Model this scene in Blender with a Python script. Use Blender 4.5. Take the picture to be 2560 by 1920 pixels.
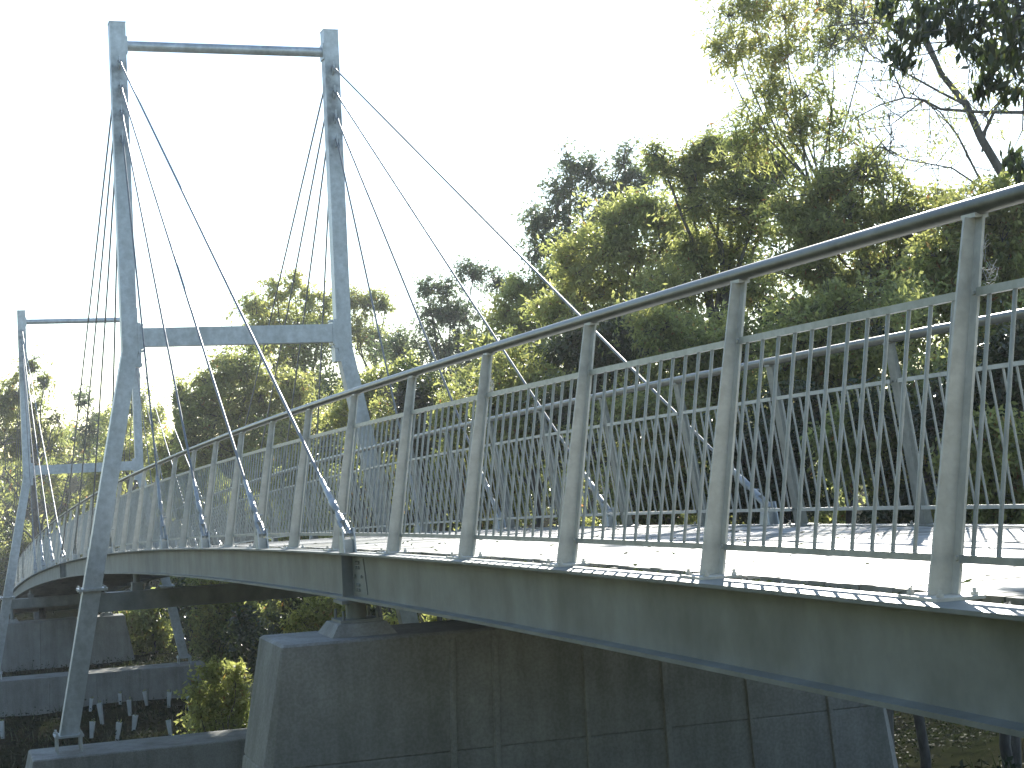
import bpy, math, random
import numpy as np
from mathutils import Vector, Matrix

for o in list(bpy.data.objects):
    bpy.data.objects.remove(o)
SC = bpy.context.scene
COL = SC.collection
R = math.radians

# ------------------------------------------------------------------ camera
FPX, PITCH, ROLL = 4253.5, 0.0402, -0.0487          # focal length in pixels of a 2560 px wide picture
cam = bpy.data.cameras.new("camera")
cam.sensor_width = 36.0
cam.lens = FPX / 2560 * 36.0
cam.clip_start, cam.clip_end = 0.1, 3000
camo = bpy.data.objects.new("camera", cam)
COL.objects.link(camo)
_cr, _sr, _cp, _sp = math.cos(ROLL), math.sin(ROLL), math.cos(PITCH), math.sin(PITCH)
C_FWD = Vector((0, _cp, _sp))
_u = Vector((0, -_sp, _cp))
_x = Vector((1, 0, 0))
C_RIGHT = _x * _cr + _u * _sr
C_UP = -_x * _sr + _u * _cr
camo.matrix_world = Matrix((
    (C_RIGHT.x, C_UP.x, -C_FWD.x, 0), (C_RIGHT.y, C_UP.y, -C_FWD.y, 0),
    (C_RIGHT.z, C_UP.z, -C_FWD.z, 0), (0, 0, 0, 1)))
SC.camera = camo


def at(px, py, dist):
    """world point seen at photo pixel (2560x1920) at forward distance dist"""
    return C_FWD * dist + C_RIGHT * ((px - 1280) / FPX * dist) + C_UP * (-(py - 960) / FPX * dist)


# ------------------------------------------------------------------ light
SUN_AZ, SUN_EL = R(10.9), R(25.0)
world = bpy.data.worlds.new("World")
SC.world = world
world.use_nodes = True
wn = world.node_tree.nodes
sky = wn.new("ShaderNodeTexSky")
sky.sky_type = 'NISHITA'
sky.sun_disc = False
sky.sun_elevation = SUN_EL
sky.sun_rotation = SUN_AZ
sky.altitude = 30
sky.air_density = 1.0
sky.dust_density = 0.15
sky.ozone_density = 1.0
wn["Background"].inputs[1].default_value = 0.125
world.node_tree.links.new(sky.outputs[0], wn["Background"].inputs[0])
sun = bpy.data.lights.new("sun", 'SUN')
sun.energy = 5.0
sun.angle = R(0.53)
sun.color = (1.0, 0.95, 0.86)
suno = bpy.data.objects.new("sun", sun)
COL.objects.link(suno)
_sd = Vector((math.sin(SUN_AZ) * math.cos(SUN_EL), math.cos(SUN_AZ) * math.cos(SUN_EL), math.sin(SUN_EL)))
suno.rotation_euler = _sd.to_track_quat('Z', 'Y').to_euler()
suno.location = _sd * 60
SC.view_settings.view_transform = 'Standard'
SC.view_settings.look = 'None'
SC.view_settings.exposure = 1.12
SC.view_settings.gamma = 1.0
SC.view_settings.use_curve_mapping = False
SC.render.engine = 'CYCLES'
SC.cycles.max_bounces = 8
SC.cycles.diffuse_bounces = 4
SC.cycles.glossy_bounces = 3
SC.cycles.transmission_bounces = 4
SC.cycles.transparent_max_bounces = 4
SC.cycles.sample_clamp_indirect = 6
SC.cycles.use_denoising = True


# ------------------------------------------------------------------ materials
def nodes_of(name):
    m = bpy.data.materials.new(name)
    m.use_nodes = True
    nt = m.node_tree
    return m, nt, nt.nodes["Principled BSDF"]


def noise_mix(nt, c1, c2, scale, detail=5, rough=0.6, lo=0.35, hi=0.65, vec=None, stretch=None):
    tc = nt.nodes.new("ShaderNodeTexCoord")
    src = tc.outputs["Object"]
    if stretch:
        mp = nt.nodes.new("ShaderNodeMapping")
        mp.inputs["Scale"].default_value = stretch
        nt.links.new(src, mp.inputs["Vector"])
        src = mp.outputs[0]
    n = nt.nodes.new("ShaderNodeTexNoise")
    n.inputs["Scale"].default_value = scale
    n.inputs["Detail"].default_value = detail
    n.inputs["Roughness"].default_value = rough
    nt.links.new(src, n.inputs["Vector"])
    cr = nt.nodes.new("ShaderNodeValToRGB")
    cr.color_ramp.elements[0].position = lo
    cr.color_ramp.elements[1].position = hi
    cr.color_ramp.elements[0].color = (*c1, 1)
    cr.color_ramp.elements[1].color = (*c2, 1)
    nt.links.new(n.outputs["Fac"], cr.inputs["Fac"])
    return cr.outputs["Color"], n, src


def mulcol(nt, a, b, fac=1.0):
    mx = nt.nodes.new("ShaderNodeMix")
    mx.data_type = 'RGBA'
    mx.blend_type = 'MULTIPLY'
    mx.inputs["Factor"].default_value = fac
    nt.links.new(a, mx.inputs[6])
    nt.links.new(b, mx.inputs[7])
    return mx.outputs[2]


def steel(name, c1, c2, metallic=0.55, rough=0.45, scale=9.0, streak=True):
    m, nt, p = nodes_of(name)
    a, n, src = noise_mix(nt, c1, c2, scale, 6, 0.65)
    b, n2, _ = noise_mix(nt, (0.72, 0.73, 0.72), (1, 1, 1), 2.2, 4, 0.6, 0.3, 0.62,
                         stretch=(1, 1, 0.35) if streak else None)
    nt.links.new(mulcol(nt, a, b), p.inputs["Base Color"])
    p.inputs["Metallic"].default_value = metallic
    mr = nt.nodes.new("ShaderNodeMapRange")
    mr.inputs["To Min"].default_value = rough - 0.1
    mr.inputs["To Max"].default_value = rough + 0.15
    nt.links.new(n.outputs["Fac"], mr.inputs["Value"])
    nt.links.new(mr.outputs[0], p.inputs["Roughness"])
    bp = nt.nodes.new("ShaderNodeBump")
    bp.inputs["Strength"].default_value = 0.08
    bp.inputs["Distance"].default_value = 0.004
    nt.links.new(n.outputs["Fac"], bp.inputs["Height"])
    nt.links.new(bp.outputs[0], p.inputs["Normal"])
    return m


M_GALV = steel("galvanised_steel", (0.46, 0.50, 0.515), (0.63, 0.675, 0.70))
M_RAIL = steel("galvanised_tube", (0.36, 0.385, 0.385), (0.50, 0.525, 0.525), 0.45, 0.42, 14)
M_HAND = steel("stainless_handrail", (0.13, 0.133, 0.11), (0.20, 0.205, 0.175), 0.4, 0.36, 10)
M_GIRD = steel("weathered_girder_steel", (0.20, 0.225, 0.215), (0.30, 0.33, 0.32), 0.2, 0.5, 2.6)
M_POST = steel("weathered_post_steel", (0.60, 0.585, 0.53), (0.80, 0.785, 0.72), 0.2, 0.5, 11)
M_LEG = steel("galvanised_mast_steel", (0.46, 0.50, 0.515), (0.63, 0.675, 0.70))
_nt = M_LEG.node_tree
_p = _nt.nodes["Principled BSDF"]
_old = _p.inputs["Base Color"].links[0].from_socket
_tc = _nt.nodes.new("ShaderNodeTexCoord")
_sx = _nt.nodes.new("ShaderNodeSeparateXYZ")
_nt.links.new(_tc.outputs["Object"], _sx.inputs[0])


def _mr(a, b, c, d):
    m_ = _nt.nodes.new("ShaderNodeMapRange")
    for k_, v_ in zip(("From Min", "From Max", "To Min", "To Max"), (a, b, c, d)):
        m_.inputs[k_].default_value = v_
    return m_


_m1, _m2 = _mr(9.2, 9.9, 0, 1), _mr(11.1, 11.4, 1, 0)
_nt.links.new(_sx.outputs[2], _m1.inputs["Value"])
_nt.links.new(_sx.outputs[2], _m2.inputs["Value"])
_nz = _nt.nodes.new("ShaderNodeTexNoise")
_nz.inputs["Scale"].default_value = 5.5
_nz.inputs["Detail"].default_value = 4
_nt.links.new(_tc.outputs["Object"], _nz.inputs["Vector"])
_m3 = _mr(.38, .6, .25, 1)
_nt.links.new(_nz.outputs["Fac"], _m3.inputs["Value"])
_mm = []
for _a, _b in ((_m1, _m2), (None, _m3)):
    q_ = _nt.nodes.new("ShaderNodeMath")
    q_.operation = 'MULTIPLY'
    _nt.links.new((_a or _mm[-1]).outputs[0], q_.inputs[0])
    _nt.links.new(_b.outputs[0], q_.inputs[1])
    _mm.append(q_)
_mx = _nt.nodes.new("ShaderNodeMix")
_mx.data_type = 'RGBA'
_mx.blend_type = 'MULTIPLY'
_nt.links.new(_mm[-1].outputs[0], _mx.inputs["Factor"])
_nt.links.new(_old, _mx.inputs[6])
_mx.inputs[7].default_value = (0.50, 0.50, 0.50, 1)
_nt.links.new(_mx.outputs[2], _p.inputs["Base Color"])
M_POST_SHADE = steel("post_steel_in_shade", (0.22, 0.235, 0.22), (0.34, 0.355, 0.33), 0.3, 0.5, 11)  # far posts: post steel with their shade put into the colour
M_CABLE = steel("stay_cable_steel", (0.20, 0.215, 0.22), (0.30, 0.32, 0.33), 0.4, 0.45, 20, False)


def concrete(name, c1, c2):
    m, nt, p = nodes_of(name)
    a, n, src = noise_mix(nt, c1, c2, 1.6, 8, 0.65, 0.3, 0.7)
    b, n2, _ = noise_mix(nt, (0.58, 0.59, 0.54), (1, 1, 1), 0.8, 6, 0.7, 0.3, 0.6, stretch=(2.6, 2.6, 0.3))
    c, n3, _ = noise_mix(nt, (0.82, 0.82, 0.8), (1, 1, 1), 40, 3, 0.6, 0.4, 0.6)
    nt.links.new(mulcol(nt, mulcol(nt, a, b), c), p.inputs["Base Color"])
    p.inputs["Roughness"].default_value = 0.85
    bp = nt.nodes.new("ShaderNodeBump")
    bp.inputs["Strength"].default_value = 0.25
    bp.inputs["Distance"].default_value = 0.01
    nt.links.new(n3.outputs["Fac"] if False else n.outputs["Fac"], bp.inputs["Height"])
    nt.links.new(bp.outputs[0], p.inputs["Normal"])
    return m


M_CONC = concrete("pier_concrete", (0.26, 0.265, 0.255), (0.39, 0.40, 0.385))

M_DECK, nt, p = nodes_of("weathered_deck_planks")
a, n, src = noise_mix(nt, (0.30, 0.31, 0.30), (0.50, 0.51, 0.50), 3.0, 8, 0.7, 0.3, 0.7)
gi = nt.nodes.new("ShaderNodeNewGeometry")
cr = nt.nodes.new("ShaderNodeValToRGB")
cr.color_ramp.elements[0].color = (0.62, 0.62, 0.58, 1)
cr.color_ramp.elements[1].color = (1, 1, 1, 1)
nt.links.new(gi.outputs["Random Per Island"], cr.inputs["Fac"])
b, n2, _ = noise_mix(nt, (0.45, 0.47, 0.36), (1, 1, 1), 0.9, 6, 0.7, 0.36, 0.52)
nt.links.new(mulcol(nt, mulcol(nt, a, cr.outputs[0]), b), p.inputs["Base Color"])
p.inputs["Roughness"].default_value = 0.62

M_SOIL, nt, p = nodes_of("leaf_strewn_soil")
a, n, src = noise_mix(nt, (0.012, 0.013, 0.007), (0.040, 0.037, 0.020), 2.5, 8, 0.7)
b, n2, _ = noise_mix(nt, (0.5, 0.75, 0.35), (1, 1, 1), 0.25, 4, 0.6)
df = nt.nodes.new("ShaderNodeBsdfDiffuse")
nt.links.new(mulcol(nt, a, b), df.inputs[0])
bp = nt.nodes.new("ShaderNodeBump")
bp.inputs["Strength"].default_value = 0.6
bp.inputs["Distance"].default_value = 0.08
nt.links.new(n.outputs["Fac"], bp.inputs["Height"])
nt.links.new(bp.outputs[0], df.inputs["Normal"])
nt.links.new(df.outputs[0], nt.nodes["Material Output"].inputs[0])
nt.nodes.remove(p)

M_BARK, nt, p = nodes_of("grey_bark")
a, n, src = noise_mix(nt, (0.05, 0.048, 0.04), (0.17, 0.165, 0.15), 6, 6, 0.7, stretch=(1, 1, 0.3))
nt.links.new(a, p.inputs["Base Color"])
p.inputs["Roughness"].default_value = 0.9

M_GUARD, nt, p = nodes_of("milky_plastic_guard")
a, n, src = noise_mix(nt, (0.62, 0.66, 0.66), (0.8, 0.82, 0.82), 6, 3)
nt.links.new(a, p.inputs["Base Color"])
p.inputs["Roughness"].default_value = 0.4
tr = nt.nodes.new("ShaderNodeBsdfTranslucent")
tr.inputs[0].default_value = (0.7, 0.74, 0.74, 1)
mx = nt.nodes.new("ShaderNodeMixShader")
mx.inputs[0].default_value = 0.4
nt.links.new(p.outputs[0], mx.inputs[1])
nt.links.new(tr.outputs[0], mx.inputs[2])
nt.links.new(mx.outputs[0], nt.nodes["Material Output"].inputs[0])

M_WEB, nt, p = nodes_of("dusty_cobweb")
p.inputs["Base Color"].default_value = (0.7, 0.7, 0.68, 1)
p.inputs["Roughness"].default_value = 0.7


def leafmat(name, dark, light, odd, transl, tfac=0.55, rough=0.38):
    m, nt, p = nodes_of(name)
    g = nt.nodes.new("ShaderNodeNewGeometry")
    cr = nt.nodes.new("ShaderNodeValToRGB")
    e = cr.color_ramp.elements
    e[0].color = (*dark, 1)
    e[1].position = 0.97
    e[1].color = (*light, 1)
    x = e.new(0.985)
    x.color = (*odd, 1)
    nt.links.new(g.outputs["Random Per Island"], cr.inputs["Fac"])
    b, n2, _ = noise_mix(nt, (0.6, 0.7, 0.7), (1, 1, 1), 0.55, 3, 0.6)
    c = mulcol(nt, cr.outputs[0], b)
    nt.links.new(c, p.inputs["Base Color"])
    p.inputs["Roughness"].default_value = rough
    p.inputs["Specular IOR Level"].default_value = 0.5
    tr = nt.nodes.new("ShaderNodeBsdfTranslucent")
    tm = nt.nodes.new("ShaderNodeMix")
    tm.data_type = 'RGBA'
    tm.blend_type = 'MULTIPLY'
    tm.inputs["Factor"].default_value = 1
    nt.links.new(c, tm.inputs[6])
    tm.inputs[7].default_value = (*transl, 1)
    nt.links.new(tm.outputs[2], tr.inputs[0])
    mx = nt.nodes.new("ShaderNodeMixShader")
    mx.inputs[0].default_value = tfac
    nt.links.new(p.outputs[0], mx.inputs[1])
    nt.links.new(tr.outputs[0], mx.inputs[2])
    nt.links.new(mx.outputs[0], nt.nodes["Material Output"].inputs[0])
    return m


L_MID = leafmat("olive_green_leaf", (0.125, 0.138, 0.062), (0.27, 0.275, 0.125), (0.2, 0.1, 0.05), (3.2, 3.1, 2.1))
L_BRIGHT = leafmat("yellow_green_leaf", (0.185, 0.195, 0.082), (0.33, 0.335, 0.155), (0.22, 0.14, 0.06), (3.2, 3.1, 2.1), 0.5)
L_BLUE = leafmat("grey_green_leaf", (0.09, 0.105, 0.075), (0.18, 0.20, 0.13), (0.15, 0.1, 0.05), (2.2, 2.4, 1.6), 0.4)
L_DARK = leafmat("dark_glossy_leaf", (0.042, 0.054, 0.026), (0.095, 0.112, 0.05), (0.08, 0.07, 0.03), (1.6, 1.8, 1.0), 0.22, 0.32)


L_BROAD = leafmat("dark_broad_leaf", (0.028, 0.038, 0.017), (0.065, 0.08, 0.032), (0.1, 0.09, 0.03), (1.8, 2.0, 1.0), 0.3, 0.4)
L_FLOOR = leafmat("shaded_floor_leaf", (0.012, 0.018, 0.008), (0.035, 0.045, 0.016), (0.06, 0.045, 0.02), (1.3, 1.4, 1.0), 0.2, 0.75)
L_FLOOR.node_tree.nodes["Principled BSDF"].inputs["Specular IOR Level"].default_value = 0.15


# ------------------------------------------------------------------ mesh helpers
class MB:
    def __init__(self):
        self.v, self.f, self.s = [], [], []

    def add(self, vs, fs, smooth=False):
        b = len(self.v)
        self.v += [tuple(x) for x in vs]
        self.f += [tuple(i + b for i in f) for f in fs]
        self.s += [smooth] * len(fs)

    def hexa(self, p):
        """8 points: 4 bottom (ccw from above), 4 top"""
        self.add(p, [(0, 3, 2, 1), (4, 5, 6, 7), (0, 1, 5, 4), (1, 2, 6, 5), (2, 3, 7, 6), (3, 0, 4, 7)])

    def box(self, a, b):
        x0, y0, z0 = a
        x1, y1, z1 = b
        self.hexa([(x0, y0, z0), (x1, y0, z0), (x1, y1, z0), (x0, y1, z0),
                   (x0, y0, z1), (x1, y0, z1), (x1, y1, z1), (x0, y1, z1)])

    def tube(self, pts, rad, n=8, caps=True, smooth=True):
        pts = [Vector(p) for p in pts]
        if not hasattr(rad, '__len__'):
            rad = [rad] * len(pts)
        rings = []
        up = None
        for i, p in enumerate(pts):
            d = (pts[min(i + 1, len(pts) - 1)] - pts[max(i - 1, 0)])
            d = d.normalized() if d.length > 1e-9 else Vector((0, 0, 1))
            if up is None:
                up = Vector((0, 0, 1)) if abs(d.z) < 0.9 else Vector((1, 0, 0))
            a = d.cross(up).normalized()
            b = a.cross(d).normalized()
            up = b
            rings.append([p + (a * math.cos(t) + b * math.sin(t)) * rad[i]
                          for t in [2 * math.pi * (k + 0.5) / n for k in range(n)]])
        vs = [q for r in rings for q in r]
        fs = []
        for i in range(len(rings) - 1):
            for k in range(n):
                k2 = (k + 1) % n
                fs.append((i * n + k, i * n + k2, (i + 1) * n + k2, (i + 1) * n + k))
        self.add(vs, fs, smooth)
        if caps:
            b = (len(rings) - 1) * n
            self.add(rings[0] + rings[-1], [tuple(range(n))[::-1][::-1], tuple(range(2 * n - 1, n - 1, -1))], False)

    def build(self, name, mat, parent=None, loc=None):
        """vertices are in world space unless loc is given (then they are local)"""
        me = bpy.data.meshes.new(name)
        o = bpy.data.objects.new(name, me)
        COL.objects.link(o)
        v = self.v
        if parent is not None:
            o.parent = parent
        if loc is None:
            base = Vector((0, 0, 0))
            q = parent
            while q is not None:
                base += q.location
                q = q.parent
            if parent is None:
                arr = np.array(v)
                c = Vector(((arr[:, 0].min() + arr[:, 0].max()) / 2, (arr[:, 1].min() + arr[:, 1].max()) / 2, arr[:, 2].min()))
                o.location = c
                base = c
            v = [(a - base.x, b - base.y, c - base.z) for a, b, c in v]
        else:
            o.location = loc
        me.from_pydata(v, [], self.f)
        me.polygons.foreach_set("use_smooth", self.s)
        me.materials.append(mat)
        me.update()
        return o


def tag(o, label=None, cat=None, group=None, kind=None):
    if label: o["label"] = label
    if cat: o["category"] = cat
    if group: o["group"] = group
    if kind: o["kind"] = kind
    return o


def empty(name, loc, label=None, cat=None, group=None):
    o = bpy.data.objects.new(name, None)
    COL.objects.link(o)
    o.location = loc
    o.empty_display_size = 0.2
    return tag(o, label, cat, group)


# ------------------------------------------------------------------ bridge line
TH0, K1, K2, X0, Y0, Z0 = 0.329533, 0.00058951, -9.50475e-6, 1.43662, 6.06036, -0.591487
GR, CC, CC2 = -0.0131032, -0.000783413, 1.07283e-6
S = 1.9008                       # post spacing
WO = 3.72                        # outer corner to outer corner of the post bases
HH = 1.40
SM = (23.73, 53.51)              # mast stations


def frame(s):
    n = 24
    x, y = X0, Y0
    for i in range(n):
        u_ = s * (i + .5) / n
        th = TH0 + K1 * u_ + K2 * u_ * u_
        x -= math.sin(th) * s / n
        y += math.cos(th) * s / n
    z = Z0 + GR * s + CC * s * s + CC2 * s ** 3
    th = TH0 + K1 * s + K2 * s * s
    return Vector((x, y, z)), Vector((math.cos(th), math.sin(th), 0)), Vector((-math.sin(th), math.cos(th), 0)), th


def P(s, l, z):
    o, n, t, th = frame(s)
    return o + n * l + Vector((0, 0, z))


def side_l(side, l):             # side 0 = near railing (left in the photo), 1 = far railing (mirrored)
    return l if side == 0 else WO - l


def sweep(mb, prof, s0, s1, step=0.95, flip=False, closed=True, smooth=False):
    """sweep a closed profile of (l, z) along the bridge line"""
    n = max(2, int((s1 - s0) / step) + 1)
    st = [s0 + (s1 - s0) * i / (n - 1) for i in range(n)]
    k = len(prof)
    vs = []
    for s in st:
        o, nn, t, th = frame(s)
        vs += [o + nn * l + Vector((0, 0, z)) for l, z in prof]
    fs = []
    for i in range(n - 1):
        for j in range(k):
            j2 = (j + 1) % k
            f = (i * k + j, i * k + j2, (i + 1) * k + j2, (i + 1) * k + j)
            fs.append(f if not flip else f[::-1])
    fs.append(tuple(range(k))[::-1])
    fs.append(tuple(range((n - 1) * k, n * k)))
    mb.add(vs, fs, smooth)


S_A, S_B = -5 * S, 44 * S        # extent of the bridge

bridge = empty("footbridge", P(0, WO / 2, -0.4), "arched steel footbridge deck on two long side girders below the railings", "footbridge")

# girders
for side in (0, 1):
    def sl(l):
        return side_l(side, l)
    pr = [(-0.15, 0), (0.055, 0), (0.055, -0.016), (-0.043, -0.016), (-0.043, -0.359), (0.055, -0.359), (0.055, -0.379),
          (-0.15, -0.379), (-0.15, -0.359), (-0.055, -0.359), (-0.055, -0.016), (-0.15, -0.016)]
    g = MB()
    sweep(g, [(sl(l), z) for l, z in pr], S_A, S_B, flip=(side == 1))
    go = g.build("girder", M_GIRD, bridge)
    # splice plates with bolts at the bearings, stiffeners at cable anchors
    for sp in (8.52, 38.6, 68.7):
        m = MB()
        l0 = sl(-0.063); l1 = sl(-0.0552)
        a, b = sorted((l0, l1))
        m.hexa([P(sp - .50, a, -.33), P(sp - .50, b, -.33), P(sp - .04, b, -.33), P(sp - .04, a, -.33),
                P(sp - .40, a, -.045), P(sp - .40, b, -.045), P(sp - .04, b, -.045), P(sp - .04, a, -.045)])
        for bs, bz in ((-.2, -.08), (-.27, -.08), (-.2, -.12), (-.27, -.12), (-.14, -.19), (-.36, -.19), (-.2, -.26), (-.27, -.26), (-.2, -.30), (-.27, -.30)):
            if True:
                o1 = P(sp + bs, l0, bz)
                nn = frame(sp)[1] * (1 if side else -1)
                m.tube([o1, o1 + nn * .016], .013, 6, True, False)
        m.build("splice_plate", M_GIRD, go)
    for sm in SM:
        for k in (-8, 8):
            m = MB()
            s = sm + k * S
            a, b = sorted((sl(-.145), sl(-.0555)))
            m.hexa([P(s - .006, a, -.3585), P(s - .006, b, -.3585), P(s + .006, b, -.3585), P(s + .006, a, -.3585),
                    P(s - .006, a, -.0165), P(s - .006, b, -.0165), P(s + .006, b, -.0165), P(s + .006, a, -.0165)])
            m.build("web_stiffener", M_GIRD, go)

# deck planks
rng = random.Random(4)
d = MB()
s = S_A
pw = 0.142
while s < S_B:
    a = 0.215 + rng.uniform(-.012, .012)
    b = WO - 0.185 + rng.uniform(-.012, .012)
    zt = rng.uniform(-.003, .002)
    d.hexa([P(s, a, -.032), P(s, b, -.032), P(s + pw - .012, b, -.032), P(s + pw - .012, a, -.032),
            P(s, a, zt), P(s, b, zt), P(s + pw - .012, b, zt + rng.uniform(-.002, .002)), P(s + pw - .012, a, zt)])
    s += pw
d.build("deck", M_DECK, bridge)
for l in (.28, 1.05, 1.86, 2.67, 3.44):
    c = MB()
    sweep(c, [(l - .04, -.036), (l - .04, -.13), (l + .04, -.13), (l + .04, -.036)], S_A, S_B, 1.9)
    c.build("deck_stringer", M_GIRD, bridge)
i = 0
s = S_A + .5 * S
while s < S_B:
    c = MB()
    for z0, z1, h in ((-.134, -.146, .05), (-.146, -.30, .005), (-.30, -.312, .05)):
        c.hexa([P(s - h, -.04, z1), P(s - h, WO + .04, z1), P(s + h, WO + .04, z1), P(s + h, -.04, z1),
                P(s - h, -.04, z0), P(s - h, WO + .04, z0), P(s + h, WO + .04, z0), P(s + h, -.04, z0)])
    c.build("cross_beam", M_GIRD, bridge)
    s += 2 * S


# ------------------------------------------------------------------ railings
LB, LT, ZT = 0.09, 0.286, 1.362


def inner(z):                    # lateral of the inner edge of the post web at height z
    return LB + (LT - LB) * z / ZT


def post_mesh(side):
    k = 1 if side == 0 else -1
    m = MB()

    def q(l, y, z):
        return (k * l, y, z)

    def hx(ps):
        if k < 0:
            ps = [ps[1], ps[0], ps[3], ps[2], ps[5], ps[4], ps[7], ps[6]]
        m.hexa(ps)
    zb = .014
    t = .006
    hx([q(0, -t, zb), q(LB, -t, zb), q(LB, t, zb), q(0, t, zb),
        q(.24, -t, ZT), q(LT, -t, ZT), q(LT, t, ZT), q(.24, t, ZT)])
    h = .052
    hx([q(LB, -h, zb), q(LB + .011, -h, zb), q(LB + .011, h, zb), q(LB, h, zb),
        q(LT, -h, ZT), q(LT + .011, -h, ZT), q(LT + .011, h, ZT), q(LT, h, ZT)])
    # base plate
    hx([q(-.05, -.13, .001), q(.15, -.13, .001), q(.15, .12, .001), q(-.05, .12, .001),
        q(-.05, -.13, zb - .0005), q(.15, -.13, zb - .0005), q(.15, .12, zb - .0005), q(-.05, .12, zb - .0005)])
    for bl, by in ((-.015, -.1), (-.015, .09), (.125, -.1), (.125, .09)):
        m.tube([q(bl, by, zb), q(bl, by, zb + .012)], .015, 6, True, False)
        m.tube([q(bl, by, zb + .012), q(bl, by, zb + .026)], .008, 6, True, False)
    # bolts fixing the panel rails, on both flange wings
    for z in (.140, 1.085):
        l = inner(z)
        for y in (-.032, .032):
            m.tube([q(l - .001, y, z), q(l - .012, y, z)], .010, 6, True, False)
            m.tube([q(l + .012, y, z), q(l + .020, y, z)], .010, 6, True, False)
    # curved cradle under the handrail
    hx([q(.258, -.045, ZT - .004), q(.314, -.045, ZT - .004), q(.314, .045, ZT - .004), q(.258, .045, ZT - .004),
        q(.258, -.045, ZT + .012), q(.314, -.045, ZT + .012), q(.314, .045, ZT + .012), q(.258, .045, ZT + .012)])
    return m


def baluster_mb(side, m=None, at_s=None):
    k = 1 if side == 0 else -1
    m = m or MB()
    a = (inner(.150) + .005, .150)
    b = (inner(1.072) + .005, 1.072)
    if at_s is None:
        m.tube([(k * a[0], 0, a[1]), (k * b[0], 0, b[1])], .0085, 8)
    else:
        m.tube([P(at_s, side_l(side, a[0]), a[1]), P(at_s, side_l(side, b[0]), b[1])], .0085, 5, False)
    return m


def copy_obj(o, parent, loc, rz):
    c = o.copy()
    COL.objects.link(c)
    c.parent = parent
    c.location = loc
    c.rotation_euler = (0, 0, rz)
    return c


for side in (0, 1):
    off = 0.0 if side == 0 else 0.05
    lab = ("near steel railing in front of the deck, with vertical bars and a round handrail" if side == 0 else
           "far steel railing behind the white deck, seen through the bars of the near one")
    root = empty("railing", P(0, side_l(side, 0), 0), lab, "railing", None)
    rl = root.location
    # handrail
    m = MB()
    st = [S_A + i * S / 2 for i in range(int((S_B - S_A) / S * 2) + 1)]
    m.tube([P(s, side_l(side, LT), HH) for s in st], .034, 16)
    m.build("handrail", M_HAND, root)
    # sleeves at handrail joints
    hr = root.children[0] if root.children else None
    first = None
    firstb = None
    i0, i1 = -4, 43
    near_bays = range(-2, 6) if side == 0 else range(1, 9)
    rest = MB()
    for i in range(i0, i1 + 1):
        s = i * S + off
        o, n, t, th = frame(s)
        loc = o + n * side_l(side, 0) - rl
        if first is None:
            first = post_mesh(side).build("post", M_POST if side == 0 else M_POST_SHADE, root, loc)
            first.rotation_euler = (0, 0, th)
        else:
            copy_obj(first, root, loc, th)
        if i == i1:
            break
        # panel
        a, b = s + .054, s + S - .054
        pnl = empty("panel", P(s + S / 2, side_l(side, 0), 0) - rl)
        pnl.parent = root
        for z, hgt, wd in ((.138, .028, .014), (1.085, .030, .015)):
            l = inner(z) + .005
            ps = [P(a, side_l(side, l) - wd, z - hgt / 2), P(a, side_l(side, l) + wd, z - hgt / 2),
                  P(b, side_l(side, l) + wd, z - hgt / 2), P(b, side_l(side, l) - wd, z - hgt / 2),
                  P(a, side_l(side, l) - wd, z + hgt / 2), P(a, side_l(side, l) + wd, z + hgt / 2),
                  P(b, side_l(side, l) + wd, z + hgt / 2), P(b, side_l(side, l) - wd, z + hgt / 2)]
            pm = MB()
            pm.hexa(ps)
            pm.build("top_rail" if z > 1 else "bottom_rail", M_RAIL, pnl)
        for k in range(12):
            sb = s + .106 + .1525 * k
            if i in near_bays:
                o, n, t, th = frame(sb)
                lc = o + n * side_l(side, 0) - rl - pnl.location
                if firstb is None:
                    firstb = baluster_mb(side).build("baluster", M_RAIL, pnl, lc)
                    firstb.rotation_euler = (0, 0, th)
                else:
                    copy_obj(firstb, pnl, lc, th)
            else:
                baluster_mb(side, rest, sb)
    tag(rest.build("baluster", M_RAIL, root), kind="stuff")


# ------------------------------------------------------------------ masts
LUGZ = (8.20, 7.78, 7.35, 6.92)


def leg_l(z):
    """outward offset of the leg centre from the deck edge line (lateral 0) at height z, and width"""
    if z >= 3.33:
        return -0.02, .26
    return -0.02 - (3.33 - z) * .1955, .295


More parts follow.
